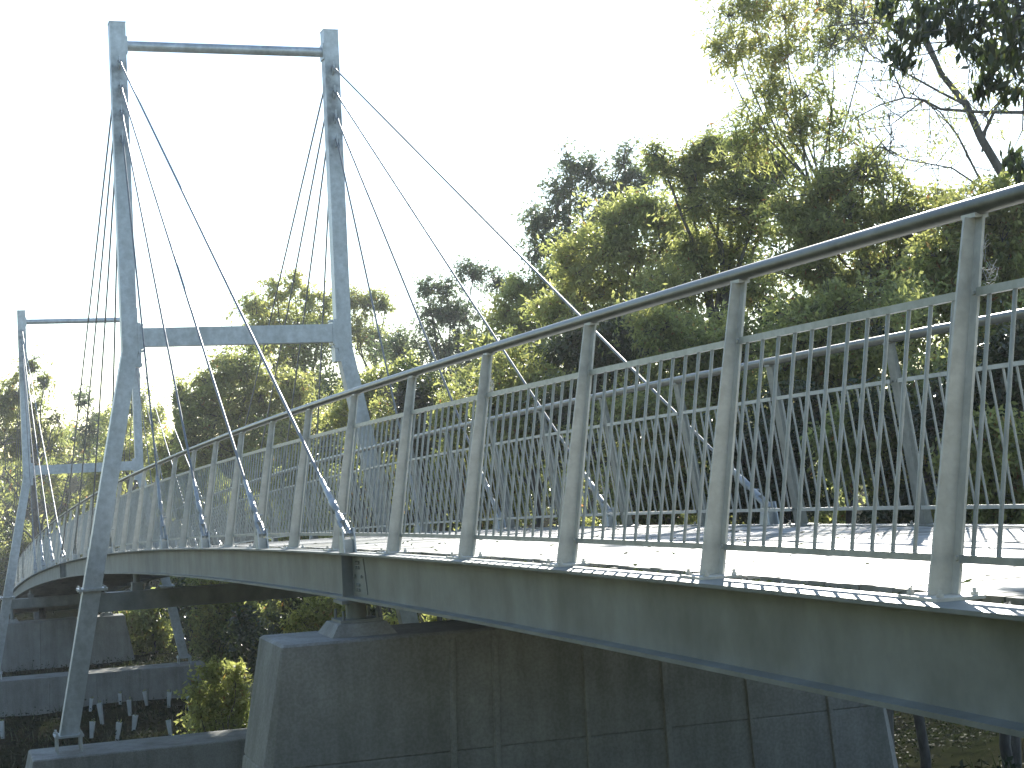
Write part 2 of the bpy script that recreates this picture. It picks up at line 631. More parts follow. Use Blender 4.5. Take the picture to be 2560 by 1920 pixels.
MASTS = []
for mi, sm in enumerate(SM):
    lab = ("tall galvanised mast frame straddling the bridge, nearer of the two, with two kinked legs" if mi == 0 else
           "small distant mast frame at the left edge, behind the nearer one")
    zb = -2.95 if mi == 0 else -3.05
    mast = empty("mast", P(sm, WO / 2 - .05, zb), lab, "mast", "masts carrying the footbridge")
    CL = WO / 2 - 0.045          # centre line lateral
    for side in (0, 1):
        def ml(l, side=side):
            return l if side == 0 else 2 * CL - l
        def slab(mb, l0, l1, z0, z1, y0, y1, l0b=None, l1b=None, ml=ml):
            """box between laterals; l?b = laterals at the top"""
            l0b = l0 if l0b is None else l0b
            l1b = l1 if l1b is None else l1b
            a0, a1 = ml(l0), ml(l1)
            b0, b1 = ml(l0b), ml(l1b)
            if a0 > a1: a0, a1, b0, b1 = a1, a0, b1, b0
            zo = frame(sm)[0].z
            def Q(l, y, z):
                v = P(sm + y, l, 0); v.z = zo + z; return v
            mb.hexa([Q(a0, y0, z0), Q(a1, y0, z0), Q(a1, y1, z0), Q(a0, y1, z0),
                     Q(b0, y0, z1), Q(b1, y0, z1), Q(b1, y1, z1), Q(b0, y1, z1)])
        m = MB()
        D = .13
        # leg: loft
        zo = frame(sm)[0].z
        prof = [(8.88, -0.02, .13), (3.33, -0.02, .13), (-.565, leg_l(-.565)[0], .1475)]
        prof2 = [(-.605, leg_l(-.605)[0], .1475), (zb + .03, leg_l(zb + .03)[0], .1475)]
        for pf in (prof, prof2):
            vs = []
            for z, c_, h in pf:
                for (a, y) in ((-1, -1), (1, -1), (1, 1), (-1, 1)):
                    v = P(sm + y * D, ml(c_ + a * h), 0); v.z = zo + z; vs.append(v)
            fs = []
            for r in range(len(pf) - 1):
                for j in range(4):
                    fs.append((r * 4 + j, r * 4 + (j + 1) % 4, (r + 1) * 4 + (j + 1) % 4, (r + 1) * 4 + j))
            k = (len(pf) - 1) * 4
            fs += [(0, 1, 2, 3), (k, k + 3, k + 2, k + 1)]
            m.add(vs, fs)
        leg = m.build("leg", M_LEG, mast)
        # cap plate
        m = MB(); slab(m, -.158, .118, 8.8805, 8.895, -.138, .138)
        m.build("cap_plate", M_GALV, leg)
        # collar
        m = MB()
        for z0, z1 in ((-.605, -.5855), (-.5845, -.565)):
            slab(m, leg_l(-.585)[0] - .235, leg_l(-.585)[0] + .235, z0, z1, -.23, .23)
        for bl in (-.2, 0.2):
            for by in (-.19, .19):
                v = P(sm + by, ml(leg_l(-.585)[0] + bl), 0); v.z = zo - .565
                m.tube([v, v + Vector((0, 0, .035))], .02, 6, True, False)
                v2 = v - Vector((0, 0, .04))
                m.tube([v2, v2 - Vector((0, 0, .03))], .02, 6, True, False)
        m.build("flange_joint", M_GALV, leg)
        # base plate, bolts
        m = MB()
        lb = leg_l(zb)[0]
        slab(m, lb - .23, lb + .23, zb, zb + .03, -.23, .23)
        for bl in (-.19, .19):
            for by in (-.19, .19):
                v = P(sm + by, ml(lb + bl), 0); v.z = zo + zb - .25
                m.tube([v, v + Vector((0, 0, .34))], .018, 8, True, True)
                m.tube([v + Vector((0, 0, .28)), v + Vector((0, 0, .305))], .034, 6, True, False)
        m.build("base_plate", M_GALV, leg)
        # kink plate toward the crossbeam
        m = MB()
        slab(m, .1105, .16, 3.28, 3.80, -.145, .145)
        slab(m, .1605, .19, 3.36, 3.75, -.16, .16)
        slab(m, .165, .22, 3.756, 3.785, -.05, .05)
        slab(m, .045, .1595, 3.06, 3.278, -.1295, .1295, .1105, .1595)
        for bz in (3.32, 3.52, 3.74):
            for by in (-.125, .125):
                v = P(sm + by, ml(.19 if bz == 3.52 else .16), 0); v.z = zo + bz
                w_ = frame(sm)[1] * (1 if side == 0 else -1)
                m.tube([v, v + w_ * .03], .018, 6, True, False)
        m.build("joint_plate", M_GALV, leg)
        # lugs on both faces
        for dirn in (-1, 1):
            for li, lz in enumerate(LUGZ):
                m = MB()
                y0, y1 = sorted((dirn * .131, dirn * .25))
                l0, l1 = sorted((ml(-.03), ml(-.01)))
                def Q(l, y, z):
                    v = P(sm + y, l, 0); v.z = zo + z; return v
                ya, yb = dirn * .131, dirn * .26
                m.hexa([Q(l0, y0, lz - (.13 if dirn > 0 else .08)), Q(l1, y0, lz - (.13 if dirn > 0 else .08)),
                        Q(l1, y1, lz - (.08 if dirn > 0 else .13)), Q(l0, y1, lz - (.08 if dirn > 0 else .13)),
                        Q(l0, y0, lz + .10), Q(l1, y0, lz + .10), Q(l1, y1, lz + .04), Q(l0, y1, lz + .04)])
                m.build("cable_lug", M_GALV, leg)
        # bearing bracket where the girder sits on the lower beam
    zo = frame(sm)[0].z

    def MQ(l, y, z):
        v = P(sm + y, l, 0); v.z = zo + z; return v
    m = MB()
    m.tube([MQ(.112, 0, 8.51), MQ(2 * CL - .112, 0, 8.51)], .085, 20)
    for a, b in ((.1105, .135), (2 * CL - .135, 2 * CL - .1105)):
        m.hexa([MQ(a, -.12, 8.37), MQ(b, -.12, 8.37), MQ(b, .12, 8.37), MQ(a, .12, 8.37),
                MQ(a, -.12, 8.65), MQ(b, -.12, 8.65), MQ(b, .12, 8.65), MQ(a, .12, 8.65)])
    m.build("top_crossbar", M_GALV, mast)
    m = MB()
    a, b = .1905, 2 * CL - .1905
    m.hexa([MQ(a, -.14, 3.40), MQ(b, -.14, 3.40), MQ(b, .14, 3.40), MQ(a, .14, 3.40),
            MQ(a, -.14, 3.71), MQ(b, -.14, 3.71), MQ(b, .14, 3.71), MQ(a, .14, 3.71)])
    m.build("crossbeam", M_GALV, mast)
    m = MB()
    a, b = leg_l(-.8)[0] + .149, 2 * CL - leg_l(-.8)[0] - .149
    m.hexa([MQ(a - .03, -.125, -.97), MQ(b + .03, -.125, -.97), MQ(b + .03, .125, -.97), MQ(a - .03, .125, -.97),
            MQ(a + .03, -.125, -.66), MQ(b - .03, -.125, -.66), MQ(b - .03, .125, -.66), MQ(a + .03, .125, -.66)])
    for l in (-.05, WO + .05):
        m.hexa([MQ(l - .09, -.1, -.658), MQ(l + .09, -.1, -.658), MQ(l + .09, .1, -.658), MQ(l - .09, .1, -.658),
                MQ(l - .09, -.1, -.52), MQ(l + .09, -.1, -.52), MQ(l + .09, .1, -.52), MQ(l - .09, .1, -.52)])
        m.tube([MQ(l, 0, -.519), MQ(l, 0, -.385)], .055, 12)
    m.build("lower_beam", M_GIRD, mast)
    # ---------------- stay cables
    for side in (0, 1):
        for dirn in (-1, 1):
            for li, lz in enumerate(LUGZ):
                k = (8, 6, 4, 2)[li]
                sa = sm + dirn * k * S
                if mi == 1 and sa > 72:
                    continue
                top = MQ(-.02 if side == 0 else 2 * CL + .02, dirn * .215, lz)
                bot = P(sa, side_l(side, -.085), .16)
                dv = (bot - top).normalized()
                L = (bot - top).length
                which = ("longest", "second longest", "third longest", "shortest")[li]
                legn = "left" if side == 0 else "right"
                mast_n = "near" if mi == 0 else "distant"
                way = "right towards the viewer" if dirn < 0 else "left and away"
                cab = empty("stay_cable", bot,
                            f"{which} stay from the {mast_n} mast's {legn} leg, sloping {way}",
                            "cable", "stay cables of the bridge")
                m = MB()
                m.tube([top + dv * .30, top + dv * (L - 1.0)], .0155, 8)
                m.build("strand", M_CABLE, cab)
                m = MB()
                perp = dv.cross(frame(sm)[1]).normalized()
                nn = frame(sm)[1]
                for e in (-1, 1):
                    c_ = top + nn * e * .018
                    m.tube([c_ - dv * .03, c_ + dv * .14], .013, 6, True, False)
                m.tube([top - nn * .035, top + nn * .035], .014, 8)
                m.tube([top + dv * .13, top + dv * .17, top + dv * .31], [.024, .022, .015], 8)
                m.build("top_fork", M_CABLE, cab)
                m = MB()
                B = lambda d_: bot - dv * d_
                m.tube([B(1.02), B(.98), B(.80), B(.78), B(.60)], [.0155, .023, .023, .029, .029], 10)
                m.tube([B(.60), B(.585), B(.40), B(.385)], [.024, .035, .035, .024], 10)
                m.build("turnbuckle", M_RAIL, cab)
                m = MB()
                m.tube([B(.385), B(.33), B(.30), B(.17)], [.022, .022, .034, .034], 10)
                for e in (-1, 1):
                    c_ = bot + nn * e * .026
                    m.tube([c_ - dv * .20, c_ + dv * .03], .020, 6, True, False)
                m.tube([bot - nn * .06, bot + nn * .06], .018, 8)
                m.tube([B(.33) - nn * .01, B(.33) + nn * .07], .012, 8)
                m.build("bottom_fork", M_RAIL, cab)
                m = MB()
                for e in (-1, 1):
                    l0 = side_l(side, -.085) + e * .048 - .006
                    l1 = l0 + .012
                    m.hexa([P(sa - .09, l0, .001), P(sa - .09, l1, .001), P(sa + .09, l1, .001), P(sa + .09, l0, .001),
                            P(sa - .045, l0, .205), P(sa - .045, l1, .205), P(sa + .045, l1, .205), P(sa + .045, l0, .205)])
                m.hexa([P(sa - .012, side_l(side, -.085) - .0415, .002), P(sa - .012, side_l(side, -.085) + .0415, .002),
                        P(sa + .012, side_l(side, -.085) + .0415, .002), P(sa + .012, side_l(side, -.085) - .0415, .002),
                        P(sa - .012, side_l(side, -.085) - .0415, .11), P(sa - .012, side_l(side, -.085) + .0415, .11),
                        P(sa + .012, side_l(side, -.085) + .0415, .11), P(sa + .012, side_l(side, -.085) - .0415, .11)])
                m.build("anchor_bracket", M_GALV, cab)


# ------------------------------------------------------------------ piers and plinths
def wall_block(name, s0, s1, l0, l1, ztop, zbot, batter, grooves, label, cat, chamfer=0.0, face_batter=0.03, joints=()):
    """concrete wall across the bridge; laterals l0..l1 at the top, battered ends, tapered corner chamfers"""
    th = frame((s0 + s1) / 2)
    m = MB()
    h = ztop - zbot
    zs = [ztop] + [z for z in joints] + [zbot]

    def ring(z, inset=0.0):
        f = (ztop - z)
        a, b = l0 - batter * f + inset, l1 + batter * f - inset
        y0, y1 = s0 - face_batter * f + inset, s1 + face_batter * f - inset
        c = chamfer * f / h + 0.012
        cy = min(c, (y1 - y0) * .3)
        pts = [(a + c, y0), (b - c, y0), (b, y0 + cy), (b, y1 - cy), (b - c, y1), (a + c, y1), (a, y1 - cy), (a, y0 + cy)]
        out = []
        for l, y in pts:
            v = P(y, l, 0); v.z = z; out.append(v)
        return out
    rings = [ring(ztop, .02), ring(ztop - .02)]
    for z in joints:
        rings += [ring(z + .012), ring(z, .012), ring(z - .012)]
    rings.append(ring(zbot))
    vs = [v for r in rings for v in r]
    fs = [tuple(range(8))]
    for r in range(len(rings) - 1):
        for j in range(8):
            fs.append((r * 8 + j, (r + 1) * 8 + j, (r + 1) * 8 + (j + 1) % 8, r * 8 + (j + 1) % 8))
    m.add(vs, fs)
    # raised shutter-joint ribs on the faces
    for g, w in grooves:
        for (y, e) in ((s0, -1),):
            vsr = []
            for z in (zbot, ztop - .06):
                f = ztop - z
                yy = y - face_batter * f
                x = g + (g - (l0 + l1) / 2) * .03 * f
                for l, d_ in ((x - w, .004), (x + w, .004), (x + w * .6, -.022), (x - w * .6, -.022)):
                    v = P(yy + d_, l, 0); v.z = z; vsr.append(v)
            m.add(vsr, [(0, 1, 5, 4), (1, 2, 6, 5), (2, 3, 7, 6), (3, 0, 4, 7), (4, 5, 6, 7)])
    return tag(m.build(name, M_CONC), label, cat)


CLB = WO / 2
pier = wall_block("concrete_pier", 8.0, 8.95, -.77, 4.42, -1.42, -6.5, .19,
                  [(.62, .03), (.98, .03), (1.75, .02), (2.45, .035), (3.2, .02), (3.95, .03)],
                  "large tapered concrete pier in the foreground under the girder", "pier", .30, .02, joints=(-2.38,))
pier2 = wall_block("concrete_pier", 68.2, 69.2, -.77, 4.46, -6.03, -11, .19, [(1, .03), (2.6, .03)],
                   "distant dark concrete pier beyond the second mast", "pier", .30, .02)
wall_block("concrete_plinth", 23.15, 24.35, -1.85, 2 * CLB + 1.75, -4.53, -9, .22, [(-.6, .02), (1.5, .02), (3.4, .02)],
           "low concrete footing wall at the bottom edge under the near mast leg", "footing", .05, .02)
wall_block("concrete_plinth", 52.9, 54.1, -1.85, 2 * CLB + 1.82, -6.62, -11, .22, [(-1.2, .02), (.4, .02), (1.9, .02), (3.4, .02), (4.6, .02)],
           "low concrete footing wall under the distant mast, behind the plant guards", "footing", .05, .02)
# bearings
for (sp, zt) in ((8.48, -1.42), (68.7, -6.03)):
    for side in (0, 1):
        lc = side_l(side, -.05)
        o = frame(sp)[0]
        zg = o.z - .379
        b = empty("bearing", Vector((P(sp, lc, 0).x, P(sp, lc, 0).y, zt)),
                  f"pot bearing between the {'near' if sp < 20 else 'distant'} pier and the {'near' if side == 0 else 'far'} girder",
                  "bearing", "bearings under the girders")
        m = MB()
        def Q(l, y, z):
            v = P(sp + y, lc + l, 0); v.z = z; return v
        m.hexa([Q(-.27, -.28, zt + .001), Q(.27, -.28, zt + .001), Q(.27, .28, zt + .001), Q(-.27, .28, zt + .001),
                Q(-.20, -.22, zt + .10), Q(.20, -.22, zt + .10), Q(.20, .22, zt + .10), Q(-.20, .22, zt + .10)])
        m.build("mortar_pad", M_CONC, b)
        m = MB()
        hh = zg - (zt + .1)
        m.hexa([Q(-.17, -.17, zt + .101), Q(.17, -.17, zt + .101), Q(.17, .17, zt + .101), Q(-.17, .17, zt + .101),
                Q(-.17, -.17, zt + .125), Q(.17, -.17, zt + .125), Q(.17, .17, zt + .125), Q(-.17, .17, zt + .125)])
        m.tube([Q(0, 0, zt + .1255), Q(0, 0, zg - .03)], .085, 14)
        m.hexa([Q(-.15, -.16, zg - .029), Q(.15, -.16, zg - .029), Q(.15, .16, zg - .029), Q(-.15, .16, zg - .029),
                Q(-.15, -.16, zg - .001), Q(.15, -.16, zg - .001), Q(.15, .16, zg - .001), Q(-.15, .16, zg - .001)])
        for e in (-1, 1):
            for y in (-.14, .14):
                m.tube([Q(e * .14, y, zt + .12), Q(e * .14, y, zt + .2)], .012, 6)
        m.build("bearing_block", M_GIRD, b)


# ------------------------------------------------------------------ ground
def smooth(a, b, x):
    t = min(1, max(0, (x - a) / (b - a)))
    return t * t * (3 - 2 * t)


_T = Vector((-math.sin(TH0), math.cos(TH0)))
_N = Vector((math.cos(TH0), math.sin(TH0)))


def ground_z(x, y):
    dx, dy = x - X0, y - Y0
    s = dx * _T.x + dy * _T.y
    l = dx * _N.x + dy * _N.y
    z = -1.65
    prof = [(-60, -1.6), (-9, -1.65), (-4, -1.75), (0, -2.25), (8, -3.35), (12, -4.6), (17, -6.2), (22, -7.3), (30, -7.7),
            (56, -7.75), (75, -8.1), (90, -8.0), (110, -6.5), (150, -3.0), (260, 3)]
    for (a, za), (b, zb) in zip(prof, prof[1:]):
        if s <= b or b == 260:
            t = min(1, max(0, (s - a) / (b - a)))
            z = za + (zb - za) * t
            break
    # right bank rises, keeping the grass verge behind the bridge
    rise = smooth(7, 34, l) * smooth(2, 30, s) * (1 - smooth(100, 160, s))
    z += rise * 4.0
    z += .12 * math.sin(x * .7 + 1.3) * math.cos(y * .6) + .05 * math.sin(x * 2.1) * math.sin(y * 1.7)
    return z


def axis(a, b, fine0, fine1, f, c):
    out = [a]
    while out[-1] < b:
        x = out[-1]
        out.append(x + (f if fine0 <= x <= fine1 else c))
    return out


xs = axis(-400, 400, -26, 40, .8, 12)
ys = axis(-60, 900, -10, 80, .8, 12)
gv = [(x, y, ground_z(x, y)) for y in ys for x in xs]
nx = len(xs)
gf = [(j * nx + i, j * nx + i + 1, (j + 1) * nx + i + 1, (j + 1) * nx + i) for j in range(len(ys) - 1) for i in range(nx - 1)]
g = MB()
g.add(gv, gf, True)
gob = g.build("ground", M_SOIL)
tag(gob, "dark leaf-strewn gully floor and banks under the bridge", None, None, "structure")


# ------------------------------------------------------------------ leaves and trees
def leaf_mesh(name, C, D, L, W, mat, parent=None, fold=0.25, seed=0):
    """C centres (n,3), D directions (n,3), L lengths, W widths -> diamond leaves"""
    r = np.random.default_rng(seed + 7)
    n = len(C)
    D = D / np.linalg.norm(D, axis=1, keepdims=True)
    A = r.normal(size=(n, 3))
    A -= (A * D).sum(1, keepdims=True) * D
    A /= np.linalg.norm(A, axis=1, keepdims=True)
    N = np.cross(D, A)
    L = L[:, None]
    W = W[:, None]
    v = np.empty((n, 4, 3))
    v[:, 0] = C - D * L * .5
    v[:, 1] = C + A * W * .5 + N * W * fold - D * L * .06
    v[:, 2] = C + D * L * .5 + N * L * .06
    v[:, 3] = C - A * W * .5 + N * W * fold - D * L * .06
    v = v.reshape(-1, 3)
    base = np.zeros(3)
    if parent is not None:
        q = parent
        while q is not None:
            base += np.array(q.location)
            q = q.parent
    else:
        base = np.array([v[:, 0].mean(), v[:, 1].mean(), v[:, 2].min()])
    v = v - base
    me = bpy.data.meshes.new(name)
    me.vertices.add(4 * n)
    me.vertices.foreach_set("co", v.astype(np.float32).ravel())
    me.loops.add(4 * n)
    me.loops.foreach_set("vertex_index", np.arange(4 * n, dtype=np.int32))
    me.polygons.add(n)
    me.polygons.foreach_set("loop_start", np.arange(0, 4 * n, 4, dtype=np.int32))
    me.polygons.foreach_set("loop_total", np.full(n, 4, dtype=np.int32))
    me.update(calc_edges=True)
    me.materials.append(mat)
    o = bpy.data.objects.new(name, me)
    COL.objects.link(o)
    if parent is not None:
        o.parent = parent
    else:
        o.location = base
    return o


def wobble(a, b, r, n, amp):
    pts = [a]
    for i in range(1, n):
        t = i / n
        p = a.lerp(b, t) + Vector(r.normal(size=3) * amp * math.sin(math.pi * t))
        pts.append(p)
    pts.append(b)
    return pts


def tree(name, label, cat, dist, blobs, n, mat, seed, leaf=(.11, .035), clump=.42, trunk_px=None, group=None,
         trunk_r=.12, droop=.5, sprays=.12, depth=1.0, base_z=None, shell=.25, nclump=16, bark=True, free_growth=False, hollow=.38):
    """blobs: (px, py, rx, ry) crown lobes in photo pixels at the tree's distance"""
    r = np.random.default_rng(seed)
    n = int(n * (1.0 if dist < 45 else 1.15))
    leaf = (leaf[0] * (1.12 if dist < 45 else .98), leaf[1] * (1.12 if dist < 45 else .98))
    k = dist / FPX
    wpx = sum(b[0] * b[2] * b[3] for b in blobs) / sum(b[2] * b[3] for b in blobs)
    tp = trunk_px if trunk_px is not None else wpx
    g0 = at(tp, 960, dist)
    gz = ground_z(g0.x, g0.y) - .05 if base_z is None else base_z
    base = Vector((g0.x, g0.y, gz))
    root = empty(name, base, label, cat, group)
    area = [b[2] * b[3] for b in blobs]
    tot = sum(area)
    Cs, Ds = [], []
    tb = MB()
    cen = []
    for b in blobs:
        dd = dist + r.uniform(-.35, .35) * depth * min(b[2], 160) * k
        c = at(b[0], b[1], dd)
        cen.append((c, b[2] * k, b[3] * k))
    low = min(c.z - rz * .4 for c, rx, rz in cen)
    fork = base.lerp(Vector((base.x + r.normal() * .2, base.y + r.normal() * .2, max(base.z + 1.0, low))), .9)
    if bark:
        pts = wobble(base, fork, r, 4, .10)
        tb.tube(pts, [trunk_r * (1 - .35 * i / 4) for i in range(5)], 8)
    for (c, rx, rz), ar in zip(cen, area):
        nb = max(3, int(n * ar / tot))
        m = max(nclump, 15)
        ry = (rx + rz) / 2 * depth
        if bark:
            pts = wobble(fork, c, r, 4, .12 * min(2.0, (c - fork).length * .3))
            rr = max(.02, trunk_r * .42)
            tb.tube(pts, [rr * (1 - .75 * i / 4) for i in range(5)], 6, False)
        R3 = np.array([rx, ry, rz])
        Rm = float((rx * ry * rz) ** (1 / 3))
        R3 = np.array([rx, ry, rz])
        Rm = float((rx * ry * rz) ** (1 / 3))
        # limbs of very unequal length, leafy sprays all along them
        cc = r.normal(size=(m, 3))
        cc[:, 2] += .25
        cc /= np.linalg.norm(cc, axis=1, keepdims=True)
        blen = .55 + .85 * r.random((m, 1)) ** 1.3
        per = 24
        ns = max(6, nb // per)
        own = r.integers(0, m, ns)
        t1 = .22 + .78 * r.random((ns, 1)) ** .8
        st = cc[own] * blen[own] * t1 + r.normal(size=(ns, 3)) * (.16 + .05 * t1)
        free = r.random(ns) < .22
        fr = r.normal(size=(ns, 3)); fr /= np.linalg.norm(fr, axis=1, keepdims=True)
        st[free] = (fr * r.random((ns, 1)) ** .5)[free]
        sdir = st * .6 + cc[own] * .3 + r.normal(size=(ns, 3)) * .6
        sdir[:, 2] += .3
        sdir /= np.linalg.norm(sdir, axis=1, keepdims=True)
        sl_ = (.14 + .32 * r.random(ns)) * Rm
        wild = r.random(ns) < sprays
        sl_[wild] *= 1.6
        sp = np.repeat(np.arange(ns), per)
        tt = r.random(len(sp)) ** .75
        pos = st[sp] * R3 + sdir[sp] * (sl_[sp] * tt)[:, None]
        pos[:, 2] -= tt ** 2 * sl_[sp] * .22
        pos += r.normal(size=(len(sp), 3)) * (Rm * .05 + leaf[0] * .55)
        pos += np.array(c)[None]
        Cs.append(pos)
        dv = r.normal(size=(len(sp), 3)) * .55 + sdir[sp] * .7
        dv[:, 2] -= droop
        Ds.append(dv)
        cc = cc * blen * R3
        cr_ = np.full(m, Rm * .3)
        if bark:
            for j in range(m):
                e = Vector(np.array(c) + cc[j])
                pts = wobble(c, e, r, 3, .10 * (e - c).length)
                rr = max(.007, trunk_r * .12)
                tb.tube(pts, [rr, rr * .8, rr * .6, rr * .3], 5, False)
                for q in range(3):
                    e2 = e + Vector(r.normal(size=3)) * float(cr_[j]) * .6
                    tb.tube([pts[2], pts[2].lerp(e2, .5) + Vector(r.normal(size=3)) * .03, e2], [rr * .5, rr * .4, rr * .15], 4, False)
    C = np.concatenate(Cs)
    Dv = np.concatenate(Ds)
    # irregular hollows in the crown, where the sky or the limbs show through
    Rall = float(np.median([q[1] for q in cen]))
    fld = np.zeros(len(C))
    for lam, am in ((.95, 1.0), (.95, 1.0), (.55, .9), (.55, .9), (.55, .9), (.30, .6), (.30, .6), (.30, .6)):
        kv = r.normal(size=3)
        kv *= 2 * math.pi / (np.linalg.norm(kv) * lam * Rall * 1.25)
        fld += am * np.sin(C @ kv + r.uniform(0, 6.3))
    thr = np.quantile(fld, hollow)
    keep = (fld > thr) | (r.random(len(C)) < .06)
    C, Dv = C[keep], Dv[keep]
    # nothing grows through the deck: drop leaves inside the bridge corridor
    dx = C[:, 0] - X0; dy = C[:, 1] - Y0
    ll = dx * _N.x + dy * _N.y
    ss = dx * _T.x + dy * _T.y
    keep = ~((ll > -2.6) & (ll < WO + 1.3) & (ss < 90) & (C[:, 2] > -6.8)) if (dist > 10 and not free_growth) else np.ones(len(C), bool)
    C, Dv = C[keep], Dv[keep]
    nn = len(C)
    Lr = leaf[0] * (.6 + .8 * r.random(nn))
    Wr = leaf[1] * (.7 + .6 * r.random(nn))
    leaf_mesh("crown", C, Dv, Lr, Wr, mat, root, seed=seed)
    if bark:
        tb.build("trunk", M_BARK, root)
    return root


TG = "trees in the wood behind the bridge"
# far left
tree("tree", "dark round-crowned tree at the left edge, behind the distant mast", "tree", 92,
     [(84, 925, 30, 38), (112, 965, 22, 30), (48, 985, 34, 42), (10, 1020, 36, 60), (84, 1050, 50, 60), (145, 1050, 30, 38), (30, 1120, 60, 60), (125, 1120, 55, 50)],
     24000, L_MID, 1, leaf=(.24, .10), group=TG, trunk_r=.2, clump=.34, nclump=12)
tree("tree", "low bushy tree at far left, partly hidden by the distant mast leg", "tree", 84,
     [(20, 1200, 70, 60), (110, 1190, 60, 50), (180, 1160, 50, 55), (20, 1310, 60, 60), (90, 1280, 60, 60), (170, 1250, 60, 60), (10, 1110, 60, 40)],
     24000, L_MID, 2, leaf=(.22, .09), group=TG, trunk_r=.18)
tree("tree", "thin wispy sapling against the white sky, between the two masts", "tree", 100,
     [(212, 1010, 24, 34), (205, 1080, 34, 34), (240, 1060, 24, 36), (225, 1140, 40, 40)], 3600, L_BLUE, 3, leaf=(.25, .08), group=TG,
     clump=.3, trunk_r=.1, sprays=.3)
tree("tree", "yellow-green tree just right of the near mast's left leg", "tree", 96,
     [(290, 1060, 36, 36), (345, 1020, 30, 40), (385, 1060, 36, 40), (310, 1140, 60, 50), (390, 1150, 50, 50), (260, 1190, 60, 60)], 15000, L_BRIGHT, 4,
     leaf=(.24, .10), group=TG, trunk_r=.16)
tree("tree", "broad dark dense tree behind the long stays, left of the near mast's right leg", "tree", 62,
     [(455, 1000, 36, 40), (530, 960, 50, 50), (600, 915, 55, 48), (560, 1040, 80, 70), (470, 1080, 50, 60), (650, 990, 60, 60), (690, 1060, 60, 50), (600, 1120, 80, 50), (740, 980, 60, 60), (500, 1130, 60, 50)],
     46000, L_MID, 5, leaf=(.17, .07), group=TG, trunk_r=.22, clump=.36, nclump=14)
tree("tree", "tall tree with an uneven top behind the crossbeam of the near mast", "tree", 74,
     [(640, 770, 40, 36), (690, 735, 36, 34), (735, 715, 30, 34), (775, 750, 26, 36), (720, 810, 80, 50), (650, 850, 50, 50), (815, 760, 24, 34), (800, 840, 40, 60), (740, 910, 90, 60), (800, 980, 60, 60)],
     30000, L_BRIGHT, 6, leaf=(.18, .07), group=TG, trunk_r=.2, clump=.33)
tree("tree", "compact tree showing just right of the near mast's right leg, against the sky", "tree", 80,
     [(880, 760, 30, 40), (925, 765, 40, 34), (965, 760, 22, 26), (890, 830, 34, 40), (940, 860, 50, 50), (1000, 880, 36, 40)], 12000, L_MID, 7,
     leaf=(.2, .07), group=TG, trunk_r=.15, clump=.34)
tree("shrub", "bright yellow-green shrub above the handrail, right of the near mast's right leg", "shrub", 40,
     [(960, 960, 70, 34), (1010, 930, 40, 30), (905, 1000, 46, 44), (860, 1060, 40, 46), (980, 1020, 60, 50)],
     17000, L_BRIGHT, 8, leaf=(.10, .045), group="shrubs behind the bridge", trunk_r=.06, clump=.36)
tree("tree", "grey-green feathery tree with a pointed top, right of centre-left behind the stays", "tree", 58,
     [(1115, 735, 44, 40), (1185, 690, 44, 46), (1245, 715, 30, 40), (1080, 790, 44, 44), (1150, 800, 70, 50), (1090, 870, 80, 50), (1180, 880, 70, 50), (1000, 880, 60, 50), (1040, 960, 70, 50), (1140, 960, 80, 50), (1060, 720, 24, 30)],
     24000, L_BLUE, 9, leaf=(.16, .05), group=TG, trunk_r=.16, clump=.32, sprays=.25)
tree("tree", "mid-green tree in front of the feathery one, above the middle of the handrail", "tree", 42,
     [(1310, 740, 50, 46), (1270, 810, 60, 50), (1350, 800, 60, 60), (1230, 880, 60, 50), (1330, 890, 70, 50), (1290, 960, 80, 50), (1400, 960, 80, 50), (1380, 700, 40, 40)],
     32000, L_BRIGHT, 10, leaf=(.12, .045), group=TG, trunk_r=.12, clump=.34)
tree("tree", "tall thin-topped grey-green tree standing highest in the middle of the wood", "tree", 50,
     [(1385, 560, 60, 60), (1410, 470, 44, 50), (1425, 405, 30, 36), (1475, 440, 50, 50), (1500, 520, 60, 60), (1350, 620, 40, 44), (1560, 410, 30, 40), (1430, 620, 70, 50), (1340, 560, 30, 40), (1560, 480, 60, 50), (1620, 450, 40, 40)],
     19000, L_BLUE, 11, leaf=(.15, .05), group=TG, trunk_r=.17, clump=.30, sprays=.28)
tree("tree", "sunlit yellow-green tree in the middle of the wood, with the brightest crown", "tree", 36,
     [(1560, 560, 80, 56), (1640, 520, 80, 56), (1500, 620, 80, 60), (1590, 650, 100, 60), (1440, 680, 70, 60), (1530, 820, 110, 60), (1400, 780, 80, 60), (1650, 840, 100, 60), (1700, 600, 80, 80), (1480, 740, 90, 60), (1620, 740, 100, 60)],
     52000, L_BRIGHT, 12, leaf=(.12, .04), group=TG, trunk_r=.16, clump=.30, nclump=13)
tree("tree", "full green tree right of the brightest crown, with dark gaps between branches", "tree", 33,
     [(1760, 400, 70, 50), (1720, 470, 60, 60), (1850, 400, 80, 60), (1800, 500, 100, 60), (1900, 520, 90, 70), (1840, 620, 100, 60), (1740, 640, 60, 60), (1700, 720, 90, 60), (1860, 720, 100, 60), (1950, 420, 70, 50), (1660, 420, 50, 50)],
     44000, L_MID, 13, leaf=(.11, .035), group=TG, trunk_r=.16, clump=.28, nclump=13)
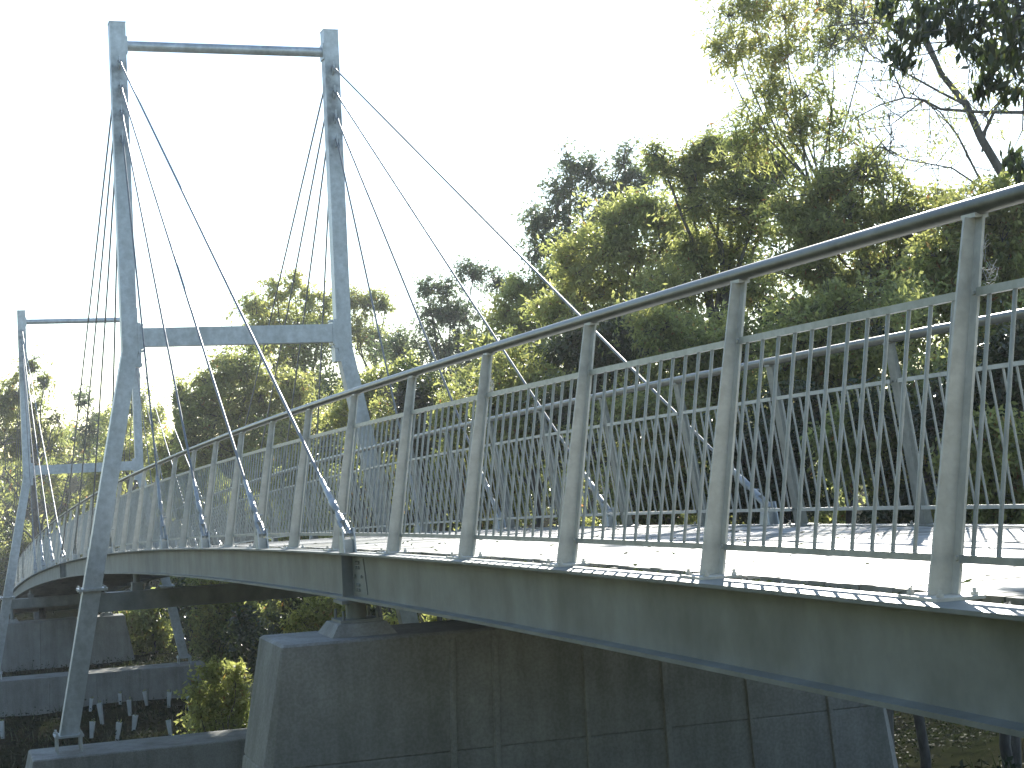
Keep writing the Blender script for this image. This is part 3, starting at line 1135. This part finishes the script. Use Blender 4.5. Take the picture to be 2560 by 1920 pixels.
tree("tree", "airy tree at upper right whose loose sprays of leaves reach the top of the photo", "tree", 30,
     [(1800, 120, 40, 50), (1820, 40, 60, 50), (1880, 10, 60, 50), (1960, 40, 80, 56), (2060, 20, 90, 56), (1860, 130, 80, 60), (1960, 140, 90, 60), (2080, 110, 90, 60), (1920, 230, 80, 56), (2020, 240, 90, 56),
      (1900, 320, 90, 56), (2000, 330, 90, 50), (2110, 330, 80, 50), (1850, 380, 70, 50), (2180, 60, 60, 60)],
     19000, L_MID, 14, leaf=(.13, .028), group=TG, trunk_px=2080, trunk_r=.06, clump=.34, sprays=.45, nclump=18)
tree("tree", "dark tree right of centre, its crown filling the space under the airy one", "tree", 28,
     [(2060, 480, 90, 60), (2160, 440, 80, 50), (2000, 570, 100, 70), (2130, 560, 100, 70), (2230, 520, 60, 60), (2050, 680, 110, 70), (2200, 650, 100, 70), (2300, 560, 70, 60), (2100, 780, 110, 70), (2240, 760, 100, 70), (2330, 680, 80, 70), (2350, 520, 50, 40)],
     50000, L_MID, 15, leaf=(.11, .035), group=TG, trunk_r=.15, clump=.30, nclump=13)
tree("tree", "leafy tree at the right edge behind the first post", "tree", 24,
     [(2420, 560, 90, 60), (2520, 500, 80, 60), (2360, 660, 90, 70), (2480, 660, 100, 80), (2560, 600, 80, 90), (2420, 780, 110, 80), (2540, 780, 90, 80)],
     34000, L_MID, 16, leaf=(.11, .04), group=TG, trunk_r=.12, clump=.30, nclump=13)
# understory row, dark, behind the railing bars
ud = [("dark shrub behind the far railing, under the bright shrub", 900, 1130, 34, 17),
      ("dark shrub behind the far railing, below the feathery tree", 1060, 1040, 32, 18),
      ("dark shrub behind the far railing, near the third near post from the mast", 1200, 1120, 30, 19),
      ("dark shrub behind the far railing, below the mid-green tree", 1340, 1020, 28, 20),
      ("dark shrub behind the far railing, below the brightest crown", 1510, 960, 26, 21),
      ("dark shrub behind the far railing, low between two near posts", 1620, 1150, 24, 22),
      ("dark shrub behind the far railing, below the full green tree", 1760, 900, 25, 23),
      ("dark shrub behind the far railing, left of the first far post", 1930, 1100, 22, 24),
      ("dark shrub behind the far railing, below the dark tree", 2060, 880, 23, 25),
      ("dark shrub behind the far railing, right of the first far post", 2250, 1060, 20, 26),
      ("dark shrub behind the railing at the right edge", 2470, 960, 19, 27),
      ("low dark shrub at the far right edge below the leafy tree", 2560, 1180, 18, 28)]
for lab, px, py, dist, sd in ud:
    r_ = random.Random(sd)
    bl = [(px + r_.uniform(-110, 110), py + r_.uniform(-110, 150), r_.uniform(70, 110), r_.uniform(60, 90)) for _ in range(9)]
    tree("shrub", lab, "shrub", dist, bl, 26000, L_MID if sd % 3 else L_DARK, sd, leaf=(.085, .035), group="shrubs behind the bridge",
         trunk_r=.07, clump=.33, nclump=12)
# background wood masses far behind (seen under the deck and between the masts)
bg = [("dark tree low behind the long stays, below the broad dense tree", 520, 1230, 70, 31),
      ("dark tree seen under the arch, right of the distant footing", 640, 1440, 64, 32),
      ("dark tree under the deck behind the near pier's left corner", 800, 1380, 56, 33),
      ("dark tree under the deck behind the near pier", 1050, 1330, 46, 34),
      ("tree behind the railing, right below the near mast's right leg", 760, 1150, 60, 35),
      ("tree low at the left, seen between the two masts above the deck", 330, 1240, 100, 36),
      ("dark tree behind the distant pier at the left edge", 60, 1420, 104, 37),
      ("dark tree behind the near pier's left face", 600, 1560, 60, 39)]
for lab, px, py, dist, sd in bg:
    r_ = random.Random(sd)
    w = 5200 / dist
    bl = [(px + r_.uniform(-1.3, 1.3) * w, py + r_.uniform(-1.2, 1.2) * w, w * r_.uniform(.8, 1.2), w * r_.uniform(.7, 1.0)) for _ in range(9)]
    tree("tree", lab, "tree", dist, bl, 22000, L_MID if sd % 2 else L_DARK, sd, leaf=(.2, .08), group=TG, trunk_r=.15, clump=.34, nclump=12)

# far wood and undergrowth that read as one mass each
def mass(name, label, n, mat, boxes, leafsz, seed):
    r = np.random.default_rng(seed)
    C, D = [], []
    per = n // len(boxes)
    for (x0, x1, y0, y1, d0, d1) in boxes:
        m = 60
        cx = r.uniform(x0, x1, m); cy = r.uniform(y0, y1, m); cd = r.uniform(d0, d1, m)
        cc = np.array([tuple(at(a, b, d)) for a, b, d in zip(cx, cy, cd)])
        rad = r.uniform(.5, 1.2, m) * (x1 - x0) / FPX * (d0 + d1) / 2 / 9
        idx = r.integers(0, m, per)
        p_ = r.normal(size=(per, 3)); p_ /= np.linalg.norm(p_, axis=1, keepdims=True); p_ *= r.random((per, 1)) ** .5
        C.append(cc[idx] + p_ * rad[idx][:, None]); d = r.normal(size=(per, 3)); d[:, 2] -= .4; D.append(d)
    C = np.concatenate(C); D = np.concatenate(D)
    ll = (C[:, 0] - X0) * _N.x + (C[:, 1] - Y0) * _N.y
    ss = (C[:, 0] - X0) * _T.x + (C[:, 1] - Y0) * _T.y
    keep = ~((ll > -2.6) & (ll < WO + 1.3) & (ss < 90))
    C, D = C[keep], D[keep]
    nn = len(C)
    return tag(leaf_mesh(name, C, D, leafsz * (.6 + .8 * r.random(nn)), leafsz * .42 * (.7 + .6 * r.random(nn)), mat, None, seed=seed), label, name.replace("_", " "), None, "stuff")


mass("distant_wood", "far-off dark wood closing the view along the horizon behind the single trees", 85000, L_MID,
     [(-500, 180, 1110, 1480, 112, 135), (120, 480, 1050, 1460, 108, 125), (400, 900, 1080, 1450, 105, 130), (800, 1500, 1000, 1400, 95, 120), (1400, 2100, 900, 1350, 85, 110), (2000, 2900, 850, 1350, 75, 100)], .42, 91)
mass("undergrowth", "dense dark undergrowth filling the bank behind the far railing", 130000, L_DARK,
     [(830, 1250, 960, 1420, 44, 54), (1150, 1500, 940, 1420, 38, 46), (1400, 1750, 800, 1400, 34, 42), (1650, 2050, 780, 1400, 30, 38), (1950, 2300, 760, 1400, 27, 34), (2200, 2750, 740, 1400, 24, 31), (2150, 2700, 1000, 1500, 19, 24)], .11, 92)
mass("undergrowth", "olive green bushes and saplings scattered through the undergrowth behind the far railing", 70000, L_MID,
     [(830, 1250, 940, 1380, 40, 46), (1150, 1500, 900, 1380, 34, 40), (1400, 1750, 780, 1380, 31, 36), (1650, 2050, 760, 1380, 27, 32), (1950, 2300, 740, 1380, 24, 28), (2200, 2750, 720, 1400, 21, 25)], .10, 96)
mass("undergrowth", "dark undergrowth on the gully bank seen under the deck and between the footings", 60000, L_DARK,
     [(430, 760, 1440, 1640, 66, 80), (600, 1100, 1440, 1700, 48, 60), (-100, 480, 1300, 1560, 96, 108)], .22, 93)

rg = np.random.default_rng(95)
C, D = [], []
while len(C) < 120000:
    if len(C) < 80000:
        l_ = 4.0 + 22 * rg.random() ** 1.6; s_ = rg.uniform(-4, 34)
    else:
        l_ = rg.uniform(-8, 16); s_ = rg.uniform(24, 95)
    x = X0 + _T.x * s_ + _N.x * l_; y = Y0 + _T.y * s_ + _N.y * l_
    dn = math.sin(x * 1.3) * math.cos(y * 1.1) + math.sin(x * .5 + y * .4)
    if dn < rg.uniform(-2.6, .0): continue
    if 22.9 < s_ < 24.7 or 52.6 < s_ < 54.4 or 67.9 < s_ < 69.5 and l_ < 7: continue
    C.append((x, y, ground_z(x, y) + abs(rg.normal()) * .11)); D.append((rg.normal(), rg.normal(), rg.normal() * .5 + .2))
C = np.array(C)
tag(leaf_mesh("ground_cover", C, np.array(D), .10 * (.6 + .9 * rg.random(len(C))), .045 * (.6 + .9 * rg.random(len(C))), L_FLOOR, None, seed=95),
    "low dark leafy plants covering the banks and the gully floor", "ground cover", None, "stuff")

# the wood also stands behind and beside the path the picture was taken from
for k_, (x_, y_, h_, w_) in enumerate([(-9, -7, 9, 3.6), (-3, -12, 11, 4.2), (4, -13, 10, 4.0), (11, -10, 10, 4.0), (-15, 0, 9, 3.6), (17, -3, 9, 3.8), (-21, 10, 10, 4.2), (-25, 24, 12, 5), (-10, 7, 9, 3.4), (-15, 16, 12, 4.4)]):
    gz_ = ground_z(x_, y_)
    r_ = np.random.default_rng(200 + k_)
    rt = empty("tree", Vector((x_, y_, gz_ - .1)), "tree on the near bank beside the viewer, " + ("far left", "behind left", "behind", "behind right", "left", "right", "left across the slope", "left down in the gully", "close left", "left beside the gully edge")[k_], "tree", "trees on the near bank")
    tbm = MB()
    tbm.tube([Vector((x_, y_, gz_ - .1)), Vector((x_ + .2, y_, gz_ + h_ * .4)), Vector((x_, y_ + .2, gz_ + h_ * .8))], [.22, .16, .06], 8)
    C = []
    for q in range(26):
        a_ = Vector((x_, y_, gz_ + h_ * r_.uniform(.2, .7)))
        e_ = Vector((x_ + r_.normal() * w_ * .5, y_ + r_.normal() * w_ * .5, gz_ + h_ * r_.uniform(.15, 1)))
        tbm.tube([a_, e_], [.05, .015], 5, False)
        C.append(np.array(e_) + r_.normal(size=(260, 3)) * w_ * .2)
    C = np.concatenate(C)
    C = C[C[:, 2] > gz_]
    D = r_.normal(size=C.shape); D[:, 2] -= .5
    leaf_mesh("crown", C, D, .42 * (.6 + .8 * r_.random(len(C))), .2 * (.6 + .8 * r_.random(len(C))), L_MID, rt, seed=k_)
    tbm.build("trunk", M_BARK, rt)

# sunlit shrubs
tree("shrub", "sunlit leafy shrub growing behind the near footing, left of the near pier", "shrub", 33,
     [(540, 1700, 50, 36), (590, 1690, 34, 36), (500, 1760, 50, 40), (570, 1770, 60, 46), (520, 1830, 60, 34), (600, 1830, 40, 40), (570, 1900, 70, 50)], 9000, L_BRIGHT, 41,
     leaf=(.12, .045), group="sunlit shrubs in the gully", trunk_r=.03, clump=.42, free_growth=True)
tree("shrub", "sunlit shrub in the gap between the girder and the top of the near pier", "shrub", 38,
     [(800, 1530, 50, 36), (760, 1560, 40, 34), (840, 1560, 40, 40), (800, 1610, 70, 40), (800, 1680, 70, 50)], 8000, L_BRIGHT, 42,
     leaf=(.12, .045), group="sunlit shrubs in the gully", trunk_r=.03, clump=.42, free_growth=True)
tree("shrub", "small sunlit shrub seen under the girder, right of the near bearing", "shrub", 36,
     [(985, 1555, 18, 24), (1000, 1590, 26, 26), (1085, 1555, 22, 24), (1060, 1620, 50, 30)], 2600, L_BRIGHT, 43,
     leaf=(.11, .04), group="sunlit shrubs in the gully", trunk_r=.02, clump=.42, free_growth=True)
tree("shrub", "bright sunlit bank shrub seen between the distant pier and the distant mast leg", "shrub", 75,
     [(350, 1560, 50, 40), (390, 1600, 50, 40), (370, 1530, 50, 30), (420, 1620, 30, 40), (330, 1640, 50, 26), (290, 1660, 40, 20)], 9000, L_BRIGHT, 44,
     leaf=(.28, .12), group="sunlit shrubs in the gully", trunk_r=.05, clump=.45, free_growth=True)

# bare-branched tree at upper right, with a forked leaning trunk
ct = empty("tree", Vector((at(2560, 960, 26).x + 1.2, at(2560, 960, 26).y, ground_z(at(2560, 960, 26).x + 1.2, 26))),
           "leaning half-bare tree at upper right with long pale branches against the sky", "tree", TG)
r_ = np.random.default_rng(77)
tb = MB()
trk = [ct.location + Vector((0, 0, -.1)), at(2600, 700, 26), at(2555, 540, 26), at(2510, 443, 26), at(2453, 346, 26), at(2417, 264, 26.2), at(2352, 183, 26.3), at(2318, 100, 26.5), at(2300, -60, 27)]
tb.tube(trk, [.12, .095, .085, .075, .065, .055, .046, .036, .022], 10)
lb = []
def branch(p, rad, n=6):
    tb.tube(p, [rad * .72 * (1 - .75 * i / (len(p) - 1)) for i in range(len(p))], n, False)
    lb.append(p)
branch([at(2600, 290, 25.6), at(2560, 281, 25.6), at(2450, 280, 25.8), at(2352, 273, 25.8), at(2310, 250, 25.8), at(2262, 244, 25.8), at(2200, 262, 26), at(2130, 300, 26)], .045)
branch([at(2530, 480, 26.5), at(2460, 470, 26.6), at(2440, 430, 26.6), at(2395, 340, 26.6), at(2350, 280, 26.7), at(2230, 200, 27), at(2120, 205, 27)], .035)
branch([at(2417, 264, 26.2), at(2350, 230, 26), at(2260, 180, 26), at(2180, 140, 25.5), at(2110, 60, 25.5)], .035)
branch([at(2352, 183, 26.3), at(2290, 70, 26), at(2200, 56, 26), at(2060, 66, 26)], .035)
branch([at(2262, 244, 25.8), at(2190, 90, 26), at(2140, 20, 26)], .02)
branch([at(2310, 250, 25.8), at(2230, 310, 26), at(2225, 380, 26)], .02)
branch([at(2453, 346, 26), at(2500, 250, 26), at(2560, 200, 26), at(2620, 120, 26)], .04)
branch([at(2470, 480, 26.5), at(2380, 420, 26.5), at(2270, 400, 26.5), at(2180, 360, 26.5)], .025)
branch([at(2455, 380, 26), at(2470, 300, 26), at(2420, 210, 26), at(2430, 90, 26)], .025)
tips = []
for p in list(lb):
    for q in range(16):
        i = r_.integers(1, len(p) - 1) if len(p) > 2 else 0
        a = p[i].lerp(p[i + 1], r_.random())
        dd = Vector(r_.normal(size=3)); dd.y *= .7
        dd = dd.normalized() * r_.uniform(.35, 1.0)
        b_ = a + dd
        c_ = b_ + Vector(r_.normal(size=3)) * .25
        tb.tube([a, a.lerp(b_, .5) + Vector(r_.normal(size=3)) * .05, b_, c_], [.009, .007, .005, .0025], 4, False)
        tips += [b_, c_]
        for w in range(2):
            d_ = b_ + Vector(r_.normal(size=3)) * .3
            tb.tube([b_.lerp(a, .4), d_], [.005, .002], 3, False)
            tips.append(d_)
tb.build("trunk", M_BARK, ct)
tp = np.array([t for t in tips if r_.random() < .55])
cidx = r_.integers(0, len(tp), 2600)
C = tp[cidx] + r_.normal(size=(2600, 3)) * .09
D = r_.normal(size=(2600, 3)) * .8; D[:, 2] -= .6
leaf_mesh("crown", C, D, .11 * (.6 + .8 * r_.random(2600)), .025 * (.7 + .6 * r_.random(2600)), L_MID, ct, seed=77)

# dark broad-leaved branch hanging into the top right corner, close to the viewer
dt = empty("tree", Vector((6.5, 13.5, ground_z(6.5, 13.5) - .1)),
           "nearest tree, its dark drooping large leaves hanging into the top right corner", "tree", TG)
r_ = np.random.default_rng(78)
tb = MB()
hub = at(2640, -60, 14)
tb.tube([dt.location, Vector((6.6, 13.6, -1)), Vector((6.4, 13.8, 1.0)), at(2760, 100, 14), hub], [.16, .14, .11, .07, .05], 10)
Cs, Ds = [], []
cl = [(2215, 20, 34), (2250, 70, 26), (2235, 130, 34), (2262, 160, 26), (2300, 40, 40), (2290, 100, 30), (2360, 30, 50), (2420, 60, 50), (2480, 30, 60),
      (2540, 60, 60), (2440, 130, 44), (2500, 150, 46), (2550, 160, 46), (2470, 210, 36), (2520, 235, 34), (2550, 110, 50), (2400, 10, 60), (2380, 90, 30), (2560, 20, 60),
      (2335, 70, 30), (2455, 235, 20), (2530, 400, 28), (2550, 430, 24)]
for (px, py, rr) in cl:
    dd = 14 + r_.uniform(-.5, .5)
    c = at(px, py, dd)
    k = dd / FPX
    start = hub.lerp(at(2600, min(py, 200) - 40, dd), .7)
    pts = wobble(start, c + Vector((0, 0, rr * k * .6)), r_, 4, .05)
    tb.tube(pts, [.014, .011, .009, .006, .003], 5, False)
    nb = int(rr * 1.5)
    pos = r_.normal(size=(nb, 3)) * rr * k * np.array([.5, .6, .5])
    Cs.append(pos + np.array(c)); dv = r_.normal(size=(nb, 3)) * .45; dv[:, 2] -= 1.0; dv[:, 0] -= .2
    Ds.append(dv)
tb.build("trunk", M_BARK, dt)
C = np.concatenate(Cs); D = np.concatenate(Ds); nn = len(C)
leaf_mesh("crown", C, D, .13 * (.6 + .7 * r_.random(nn)), .042 * (.7 + .6 * r_.random(nn)), L_BROAD, dt, seed=78, fold=.15)

# ------------------------------------------------------------------ plant guards in the gully
r_ = random.Random(12)
guards = [(95, 1750, 1782, 1.0), (7, 1805, 1845, 1.0), (226, 1748, 1778, .8), (256, 1760, 1812, 1.0), (325, 1752, 1790, .9), (334, 1790, 1828, 1.0),
          (367, 1730, 1765, .8), (422, 1732, 1770, .9), (476, 1742, 1782, 1.0), (229, 1806, 1845, 1.0), (293, 1808, 1850, 1.0), (427, 1802, 1842, .9),
          (301, 1735, 1762, .8), (586, 1700, 1745, .9), (612, 1715, 1755, .9), (625, 1713, 1752, .9)]
gl = ["leaning against the far footing, left of the near mast leg", "cut by the left edge of the photo", "small, just right of the near mast leg", "tall and close right of the mast leg",
      "leaning a little, in the middle of the row", "in the front row, right of the middle", "thin and pale, highest in the row", "grey, second from the right in the back row",
      "pale, at the right end of the back row", "in the front row, nearest the mast leg", "grey, in the front row below the middle", "bright-topped, at the right end of the front row",
      "faint, behind the others in the middle", "sunlit, standing in the leafy shrub", "sunlit, left of a touching pair beside the pier", "sunlit, right of a touching pair beside the pier"]
for (px, yt, yb, w), lb_ in zip(guards, gl):
    # find the ground along the ray
    dist = 24.0
    while dist < 75:
        q = at(px, yb, dist)
        if q.z < ground_z(q.x, q.y):
            break
        dist += .1
    if px > 560: dist = 34.0
    q = at(px, yb, dist)
    h = (yb - yt) / FPX * dist * 1.05
    gz_ = q.z
    m = MB()
    tilt = Vector((r_.uniform(-.16, .16), r_.uniform(-.1, .1), 1)).normalized()
    m.tube([q - tilt * .05, q + tilt * h], [.062 * w, .105 * w], 4, False, False)
    m.tube([q - tilt * .05, q + tilt * h], [.058 * w, .100 * w], 4, False, False)
    gr = empty("plant_guard", q, "white plastic plant guard " + lb_, "plant guard", "plant guards around the seedlings")
    m.build("sleeve", M_GUARD, gr)
    m = MB()
    a = q + Vector((.07, 0, -.25))
    m.tube([a, a + Vector((0, 0, h + .35))], .010, 5)
    m.build("stake", M_BARK, gr)
    Cn = np.array([tuple(q + tilt * (h * r_.uniform(.7, 1.15)) + Vector((r_.uniform(-.05, .05), r_.uniform(-.05, .05), 0))) for _ in range(12)])
    Dn = np.array([(r_.uniform(-1, 1), r_.uniform(-1, 1), r_.uniform(0, 1)) for _ in range(12)])
    leaf_mesh("seedling", Cn, Dn, np.full(12, .09), np.full(12, .03), L_BRIGHT, gr)

# ------------------------------------------------------------------ grass
rg = np.random.default_rng(9)
C, D, Ls = [], [], []
for _ in range(15000):
    if rg.random() < .55:
        l_ = rg.uniform(4.2, 14); s_ = rg.uniform(2, 22)
    else:
        l_ = rg.uniform(-5, 12); s_ = rg.uniform(22, 80)
    x = X0 + _T.x * s_ + _N.x * l_; y = Y0 + _T.y * s_ + _N.y * l_
    if x * x + y * y < 16: continue
    z = ground_z(x, y)
    L_ = rg.uniform(.12, .42)
    d_ = np.array([rg.normal() * .45, rg.normal() * .45, 1.0]); d_ /= np.linalg.norm(d_)
    C.append(np.array([x, y, z]) + d_ * L_ * .45); D.append(d_); Ls.append(L_)
Ls = np.array(Ls)
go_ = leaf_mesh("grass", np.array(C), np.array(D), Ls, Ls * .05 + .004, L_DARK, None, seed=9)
tag(go_, "loose grass tufts scattered on the banks and gully floor", "grass", None, "stuff")

# fallen leaves lying by the deck edge
r_ = random.Random(3)
for (s_, l_, lb_) in ((2.35, .30, "small dry curled leaf lying on the white deck beside the second post"),):
    q = P(s_, l_, .012)
    m = MB()
    m.add([q + Vector((-.035, 0, .004)), q + Vector((0, -.018, .018)), q + Vector((.05, 0, .006)), q + Vector((0, .02, .014)), q + Vector((-.06, .004, .02))],
          [(0, 1, 2, 3), (0, 1, 4)])
    tag(m.build("fallen_leaf", L_DARK), lb_, "leaf")
C, D = [], []
for _ in range(900):
    s_ = rg.uniform(-1, 30); l_ = rg.uniform(.06, .20)
    C.append(tuple(P(s_, l_, -.018 - .1 * max(0, (.14 - l_)) + rg.uniform(-.004, .006)))); D.append((rg.normal(), rg.normal(), rg.normal() * .25))
tag(leaf_mesh("leaf_litter", np.array(C), np.array(D), np.full(len(C), .05), np.full(len(C), .018), L_DARK, None), "dry leaves caught in the gap along the deck edge", "leaf litter", None, "stuff")

C, D = [], []
for _ in range(260):
    s_ = rg.uniform(-1, 14); l_ = rg.uniform(.2, WO - .2)
    C.append(tuple(P(s_, l_, .008))); D.append((rg.normal(), rg.normal(), rg.normal() * .15))
tag(leaf_mesh("leaf_litter", np.array(C), np.array(D), .03 + .04 * rg.random(len(C)), np.full(len(C), .012), L_DARK, None), "scattered small dry leaves on the deck boards", "leaf litter", None, "stuff")

# cobwebs in the corners where the top rail meets two posts
for i_, (ip, lb_) in enumerate(((3, "dusty white cobweb in the corner between post, handrail and top rail above the middle panel"),
                                (0, "faint dusty cobweb on the top rail right beside the nearest post"))):
    m = MB()
    s_ = ip * S - .02
    rr = random.Random(40 + i_)
    o1 = (0, 1.10); w_, h_ = .11, .17
    def WP(a, b):
        z = 1.102 + b
        return P(s_ - .03 - a, inner(z) + .004 + rr.uniform(-.006, .006), z)
    for _ in range(90 if i_ == 0 else 45):
        a = rr.uniform(0, w_); b = rr.uniform(0, h_ * (1 - a / w_ * .8))
        a2 = min(w_, max(0, a + rr.uniform(-.05, .05))); b2 = max(0, b + rr.uniform(-.05, .05))
        m.tube([WP(a, b), WP(a2, b2)], .0007, 3, False)
    tag(m.build("cobweb", M_WEB), lb_, "cobweb")

# ------------------------------------------------------------------ haze: faint back-lit air
hz = MB()
hz.box((-420, -80, -14), (420, 240, 40))
M_HAZE = bpy.data.materials.new("haze_air")
M_HAZE.use_nodes = True
nt = M_HAZE.node_tree
nt.nodes.remove(nt.nodes["Principled BSDF"])
pv = nt.nodes.new("ShaderNodeVolumePrincipled")
pv.inputs["Color"].default_value = (0.93, 0.96, 1, 1)
pv.inputs["Density"].default_value = 0.0005
pv.inputs["Anisotropy"].default_value = 0.35
nt.links.new(pv.outputs[0], nt.nodes["Material Output"].inputs["Volume"])
tag(hz.build("haze", M_HAZE), "faint pale haze in the air over the gully", "haze", None, "stuff")
